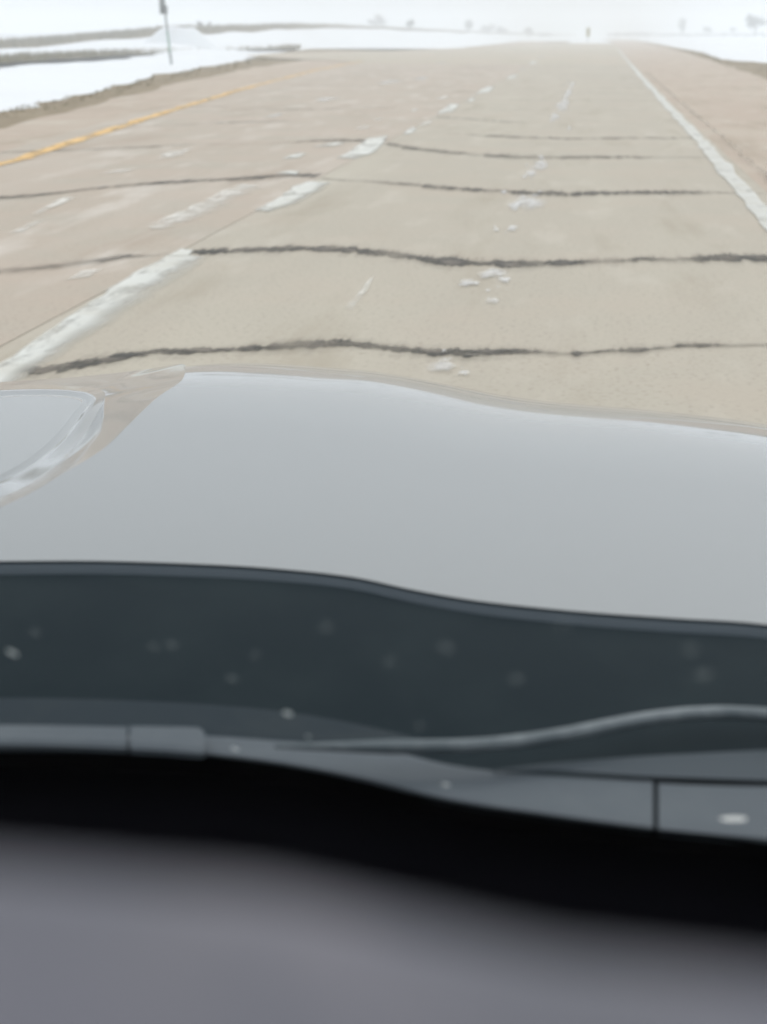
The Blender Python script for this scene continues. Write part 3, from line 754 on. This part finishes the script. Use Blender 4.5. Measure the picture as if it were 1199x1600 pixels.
for g in (nose, chamfer, panel, inner, rl, front, skirt):                     # separate sheets, so the creases between them stay sharp
    kk = len(g[0]); b0 = len(vv); vv = vv + sum(g, [])
    ff = ff + [(b0 + r * kk + i, b0 + r * kk + i + 1, b0 + (r + 1) * kk + i + 1, b0 + (r + 1) * kk + i) for r in range(len(g) - 1) for i in range(kk - 1)]
hood = into_car(mesh_obj('hood', vv, ff, M['car_paint'], smooth=True))
# rubber lip under the rear edge of the hood
a_, b_, c_ = [], [], []
for i in range(90):
    x = x0 + (x1 - x0) * i / 89; y = smooth_tab(rear, x); z = hood_z(x, y)
    a_.append(Vector((x, y + .012, z - .002))); b_.append(Vector((x, y - .003, z - .003))); c_.append(Vector((x, y - .010, z - .013)))
vv = a_ + b_ + c_; k = 90
ff = [(r * k + i, r * k + i + 1, (r + 1) * k + i + 1, (r + 1) * k + i) for r in range(2) for i in range(k - 1)]
into_car(sheet_obj('hood_seal', vv, ff, M['seal'], smooth=True), None).data.update()
# fenders, nose and grille panel below the hood (below the passenger's line of sight)
for s in (-1, 1):
    a_, b_, c_ = [], [], []
    for i in range(30):
        y = .6 + 1.75 * i / 29; xe = CX + s * (.897 if s > 0 else .872)
        z = hood_z(max(min(xe, x1), x0), max(y, 1.0)) - .012
        xo = CX + s * (.97 - max(0, y - 1.9) ** 2 * .5)
        a_.append(Vector((xe + s * .004, y, z))); b_.append(Vector((xo, y, z - .05))); c_.append(Vector((xo + s * .01, y, .36)))
    vv = a_ + b_ + c_; k = 30
    ff = [(r * k + i, r * k + i + 1, (r + 1) * k + i + 1, (r + 1) * k + i) for r in range(2) for i in range(k - 1)]
    into_car(mesh_obj('fender', vv, ff, M['car_paint'], smooth=True))
a_, b_, c_ = [], [], []
for i in range(50):
    x = x0 + (x1 - x0) * i / 49; y = smooth_tab(Ft, x) + .23
    a_.append(Vector((x, y, .60))); b_.append(Vector((x, y + .06, .46))); c_.append(Vector((x, y, .26)))
vv = a_ + b_ + c_; k = 50
ff = [(r * k + i, r * k + i + 1, (r + 1) * k + i + 1, (r + 1) * k + i) for r in range(2) for i in range(k - 1)]
into_car(mesh_obj('bumper', vv, ff, M['car_paint'], smooth=True))

# cowl between hood and glass
gx0, gx1 = -1.40, .34
glass_base = [(-1.42, .66), (-1.1, .80), (-.8, .88), (-.55, .91)] + [(at(x, y, .845).x, at(x, y, .845).y) for x, y in ((0, 1158), (150, 1162), (300, 1170), (420, 1182), (560, 1207), (700, 1240), (850, 1263), (1000, 1283), (1199, 1305))] + [(.345, .79)]
def gy(x): return smooth_tab(glass_base, x)
vv, ff = [], []; nx, ny = 90, 14
for j in range(ny + 1):
    for i in range(nx + 1):
        x = gx0 + (gx1 - gx0) * i / nx; t = j / ny
        ya = gy(x) + .012; yb = smooth_tab(rear, x) + .05
        z = .828 + .039 * math.sin(min(t * 1.15, 1) * math.pi / 2)
        vv.append((x, ya + (yb - ya) * t, z))
for j in range(ny):
    for i in range(nx):
        a = j * (nx + 1) + i; ff.append((a, a + 1, a + nx + 2, a + nx + 1))
into_car(sheet_obj('cowl_panel', vv, ff, M['cowl'], smooth=True))
def slab_px(name, top, bot, z, th, m, n=60, round_=.3, parent=None):
    """A strip whose upper face is outlined by two pixel curves at height z, with rounded shoulders and real thickness."""
    xa = max(top[0][0], bot[0][0]); xb = min(top[-1][0], bot[-1][0])
    rows = [[], [], [], [], [], []]
    for i in range(n):
        x = xa + (xb - xa) * i / (n - 1)
        p = at(x, smooth_tab(top, x), z); q = at(x, smooth_tab(bot, x), z)
        L = q - p
        rows[0].append(p + Vector((0, 0, -th))); rows[1].append(p + Vector((0, 0, -th * round_))); rows[2].append(p + L * .12)
        rows[3].append(p + L * .85); rows[4].append(q + Vector((0, 0, -th * round_))); rows[5].append(q + Vector((0, 0, -th)))
    vv = sum(rows, []); ff = [(r * n + i, r * n + i + 1, (r + 1) * n + i + 1, (r + 1) * n + i) for r in range(5) for i in range(n - 1)]
    ff.append(tuple(r * n for r in range(6))); ff.append(tuple(r * n + n - 1 for r in range(6)))
    return into_car(mesh_obj(name, vv, ff, m, smooth=False), parent)
# paler lower step of the cowl
slab_px('cowl_step', [(-160, 1086), (0, 1085), (150, 1085), (300, 1088), (430, 1096), (560, 1111), (640, 1130), (700, 1152)],
        [(-160, 1136), (0, 1138), (150, 1140), (320, 1150), (430, 1160), (560, 1168), (640, 1168), (700, 1160)], .842, .012, M['cowl_light'], 60, .1)
arc = [(-160, 1086), (0, 1085), (150, 1085), (300, 1088), (430, 1096), (560, 1111), (640, 1130), (700, 1152)]
mb = MB(); mb.tube([at(-160 + 860 * i / 59, smooth_tab(arc, -160 + 860 * i / 59) + 1, .8415) for i in range(60)], .0009, 6)
into_car(mb.build('cowl_bead', M['trim'], None, smooth=True))
tb_ = [(-160, 1160), (0, 1163), (150, 1166), (300, 1174), (420, 1187), (560, 1212), (700, 1246), (850, 1269), (1000, 1289), (1100, 1300), (1260, 1316)]
tt_ = [(-160, 1140), (0, 1143), (200, 1146), (330, 1149), (430, 1156), (540, 1164), (620, 1174), (700, 1193), (800, 1206), (900, 1213), (1021, 1219)]
slab_px('cowl_trim', tt_, [t for t in tb_ if t[0] <= 1000] + [(1021, 1291)], .852, .006, M['trim'], 90, .12)
slab_px('cowl_trim', [(1029, 1222), (1100, 1225), (1199, 1227), (1260, 1229)], [(1029, 1293), (1100, 1300), (1199, 1309), (1260, 1316)], .852, .006, M['trim'], 20, .12)
# parked wiper at the left: two sleeves of the blade
wl_ = slab_px('wiper_blade', [(-160, 1128), (0, 1129), (100, 1130), (199, 1132)], [(-160, 1156), (0, 1159), (100, 1161), (199, 1165)], .862, .006, M['trim'], 20, .35)
slab_px('wiper_sleeve', [(203, 1131), (260, 1132), (312, 1134), (320, 1141)], [(203, 1166), (260, 1169), (312, 1173), (320, 1172)], .863, .006, M['trim'], 16, .3)
# passenger wiper: arm rising in a curve, blade lying behind it
mb = MB(); cl_ = [(430, 1166), (540, 1167), (640, 1167), (720, 1166), (780, 1162), (830, 1156), (880, 1148), (930, 1138), (980, 1128), (1030, 1120), (1080, 1115), (1130, 1113), (1180, 1115), (1240, 1121), (1320, 1134)]
mb.tube([at(x, y, .872) for x, y in resample([(a, b, 0) for a, b in cl_], 60) and [(p.x, p.y) for p in resample([(a, b, 0) for a, b in cl_], 60)]], [.0015 + .0043 * min(1, i / 12) for i in range(60)], 12, flat=.8)
wa = into_car(mb.build('wiper_arm', M['arm'], None, smooth=True))
slab_px('wiper_blade', [(770, 1203), (850, 1193), (920, 1187), (1000, 1181), (1080, 1177), (1199, 1171), (1280, 1169)],
        [(770, 1204), (850, 1203), (920, 1207), (1000, 1212), (1080, 1215), (1199, 1219), (1280, 1222)], .8545, .001, M['wiper_rubber'], 30, .25)

# glass: rises towards the cabin at 38 degrees, curved in plan; printed black band along its foot
SL = R(38)
def glass_pt(x, s):                                # s metres up the pane
    return Vector((x * (1 - .12 * s) + CX * .12 * s, gy(x) - s * math.cos(SL), .838 + s * math.sin(SL)))
nx, ny = 60, 12; vv, ff = [], []
for j in range(ny + 1):
    for i in range(nx + 1): vv.append(glass_pt(gx0 + (gx1 - gx0) * i / nx, 1.16 * j / ny))
for j in range(ny):
    for i in range(nx):
        a = j * (nx + 1) + i; ff.append((a, a + 1, a + nx + 2, a + nx + 1))
ws = into_car(sheet_obj('windshield', vv, ff, M['glass'], smooth=True))
vv, ff = [], []
for j in range(4):
    for i in range(nx + 1):
        p = glass_pt(gx0 + (gx1 - gx0) * i / nx, -.085 + .12 * j / 3); p += Vector((0, -.003, -.003)); vv.append(p)
for j in range(3):
    for i in range(nx):
        a = j * (nx + 1) + i; ff.append((a, a + 1, a + nx + 2, a + nx + 1))
fr_ = mesh_obj('black_border', vv, ff, M['black'], ws)
# dirt specks dried on the glass
def on_glass(px, py):
    r = ray(px, py); lo_t, hi_t = .05, 2.0
    def g(t):
        p = CAM + r * t; return (p.z - .838) - (gy(p.x) - p.y) * math.tan(SL)
    for _ in range(50):
        m_ = (lo_t + hi_t) / 2
        if g(m_) < 0: lo_t = m_
        else: hi_t = m_
    return CAM + r * lo_t
def speck(px, py, w, h, m, seed):
    p = on_glass(px, py) ; r = (p - CAM); dist = r.length
    nrm = Vector((0, math.sin(SL), math.cos(SL))); u = Vector((1, 0, 0)); v_ = nrm.cross(u)
    rx = w / F_PX * dist / 2; ry = h / F_PX * dist / 2 / .25     # foreshortened on the sloping pane
    vv = []; k = 14
    for i in range(k):
        t = math.tau * i / k; s = 1 + .3 * N((math.cos(t), math.sin(t), seed), 1.3, seed)
        vv.append(p + u * rx * s * math.cos(t) + v_ * ry * s * math.sin(t) * .6 - nrm * .001)
    b = len(vv); vv.append(p - nrm * .0022)
    o = mesh_obj('dirt_speck', vv, [(i, (i + 1) % k, b) for i in range(k)], m, ws); return o
# (specks live under the windshield part; the pane's own offset is undone below)
sp_list = [(20, 1017, 15, 18, 'speck'), (268, 1004, 19, 16, 'faint'), (240, 1008, 14, 12, 'faint'), (510, 976, 20, 17, 'faint'), (364, 1057, 18, 16, 'faint'), (698, 1008, 24, 22, 'faint'), (808, 1057, 22, 20, 'faint'),
           (450, 1112, 17, 17, 'speck'), (655, 1131, 15, 12, 'faint'), (368, 1168, 14, 14, 'speck'), (697, 1224, 16, 16, 'speck'), (56, 985, 16, 14, 'faint'), (400, 1020, 14, 12, 'faint'),
           (1100, 1050, 26, 24, 'faint'), (1080, 1010, 20, 20, 'faint'), (610, 1030, 18, 16, 'faint'), (482, 1148, 7, 7, 'speck'), (880, 970, 18, 14, 'faint')]
for i, (x, y, w, h, mm) in enumerate(sp_list): speck(x, y, w * .85, h * .85, M[mm], i + 1)
speck(1148, 1277, 40, 19, M['salt'], 51)
for ch in ws.children: ch.location = (0, 0, 0)
for ch in list(ws.children):
    ch.matrix_parent_inverse.identity()

# dashboard: black defroster tray down by the glass, grey pad close to the lens
vv, ff = [], []; nx, ny = 60, 8
for j in range(ny + 1):
    for i in range(nx + 1):
        x = gx0 + .04 + (gx1 - gx0 - .08) * i / nx; t = j / ny
        ya = gy(x) + .012; vv.append((x, ya + (.24 - ya) * t, .818 - .06 * t))
for j in range(ny):
    for i in range(nx):
        a = j * (nx + 1) + i; ff.append((a, a + 1, a + nx + 2, a + nx + 1))
into_car(sheet_obj('defroster_tray', vv, ff, M['black_plastic'], smooth=True))
PAD = [(-420, 1318), (-100, 1330), (100, 1340), (300, 1356), (450, 1376), (600, 1412), (800, 1456), (1000, 1488), (1199, 1512), (1500, 1530)]
DY = .115
def pad_edge(x):                                    # far upper edge of the pad: distance fixed, height along the sight line
    lo_x, hi_x = -900, 2200
    for _ in range(40):
        m_ = (lo_x + hi_x) / 2
        if at_d(m_, smooth_tab(PAD, m_), DY).x < x: lo_x = m_
        else: hi_x = m_
    return at_d(lo_x, smooth_tab(PAD, lo_x), DY).z
vv, ff = [], []; nx = 70; prof = []
for q in range(9):                                  # rounded front lip, then flat top, then the face towards the cabin
    t = R(-60) + R(150) * q / 8
    prof.append((math.cos(t) * .016 - .016, math.sin(t) * .016 - .016))
prof = [(-.004, -.34), (-.004, -.10)] + prof + [(-.10, .000), (-.16, -.004), (-.24, -.012), (-.28, -.05), (-.30, -.12), (-.30, -.45)]
for (dy, dz) in prof:
    for i in range(nx + 1):
        x = -1.36 + 1.70 * i / nx; z = pad_edge(min(max(x, -.34), .22))
        vv.append((x, DY + dy, z + dz + .006))
for j in range(len(prof) - 1):
    for i in range(nx):
        a = j * (nx + 1) + i; ff.append((a, a + 1, a + nx + 2, a + nx + 1))
db = into_car(sheet_obj('dashboard', vv, ff, M['dash'], smooth=True))
# cabin shell that shades the dashboard
def shell(name, pts_rows, m):
    k = len(pts_rows[0]); vv = sum(pts_rows, []); ff = [(r * k + i, r * k + i + 1, (r + 1) * k + i + 1, (r + 1) * k + i) for r in range(len(pts_rows) - 1) for i in range(k - 1)]
    return into_car(mesh_obj(name, vv, ff, m, smooth=True))
rows = []
for j in range(12):
    y = -.02 - 2.1 * j / 11; rows.append([Vector((CX + .82 * math.sin(R(-90 + 180 * i / 20)), y - (.12 * (abs(i - 10) / 10) ** 2 if j == 0 else 0), 1.50 + .10 * math.cos(R(-90 + 180 * i / 20)) + .02)) for i in range(21)])
shell('roof', rows, M['car_paint'])
shell('headliner', [[p + Vector((0, 0, -.03)) for p in r] for r in rows], M['liner'])
for s in (-1, 1):
    e = glass_pt(gx0 if s < 0 else gx1, 0); t = glass_pt(gx0 if s < 0 else gx1, 1.14)
    mb = MB(); mb.tube([e + Vector((s * .03, 0, -.05)), e.lerp(t, .5) + Vector((s * .035, 0, .01)), t + Vector((s * .02, -.03, -.0))], .042, 10); into_car(mb.build('a_pillar', M['car_paint'], None, smooth=True)).name = 'pillar'
    xo = CX + s * .95
    mb = MB(); mb.prism([Vector((xo, .66, .86)), Vector((xo, -1.0, .93)), Vector((xo, -1.0, .34)), Vector((xo, .60, .34))], [Vector((xo - s * .09, .66, .86)), Vector((xo - s * .09, -1.0, .93)), Vector((xo - s * .09, -1.0, .34)), Vector((xo - s * .09, .60, .34))])
    into_car(mb.build('door', M['car_paint']))
    mb = MB(); mb.prism([Vector((xo - s * .04, .58, .89)), Vector((xo - s * .04, -.95, .94)), Vector((xo - s * .13, -.95, 1.49)), Vector((xo - s * .13, -.16, 1.49))],
                        [Vector((xo - s * .044, .58, .89)), Vector((xo - s * .044, -.95, .94)), Vector((xo - s * .134, -.95, 1.49)), Vector((xo - s * .134, -.16, 1.49))])
    into_car(mb.build('side_window', M['glass']))
mb = MB(); mb.box((CX - .9, -2.15, .3), (CX + .9, -2.1, 1.5)); into_car(mb.build('rear_panel', M['black_plastic']))  # unseen closing panel, added to keep light out of the cabin
mb = MB(); mb.box((CX - .9, -2.1, .28), (CX + .9, .9, .31)); into_car(mb.build('floor_pan', M['black_plastic']))

# ------------------------------------------------------------------ haze
mb = MB(); mb.box((-905, -105, -1.7), (905, 1105, 14))
hz = bpy.data.materials.new('haze_air'); hz.use_nodes = True
hn, hl = hz.node_tree.nodes, hz.node_tree.links; hn.clear()
pv = hn.new('ShaderNodeVolumePrincipled'); pv.inputs['Color'].default_value = (.925, .95, .97, 1); pv.inputs['Density'].default_value = .0034
pv.inputs['Anisotropy'].default_value = .2
ho = hn.new('ShaderNodeOutputMaterial'); hl.new(pv.outputs[0], ho.inputs['Volume'])
mb.build('haze', hz, kind='stuff')
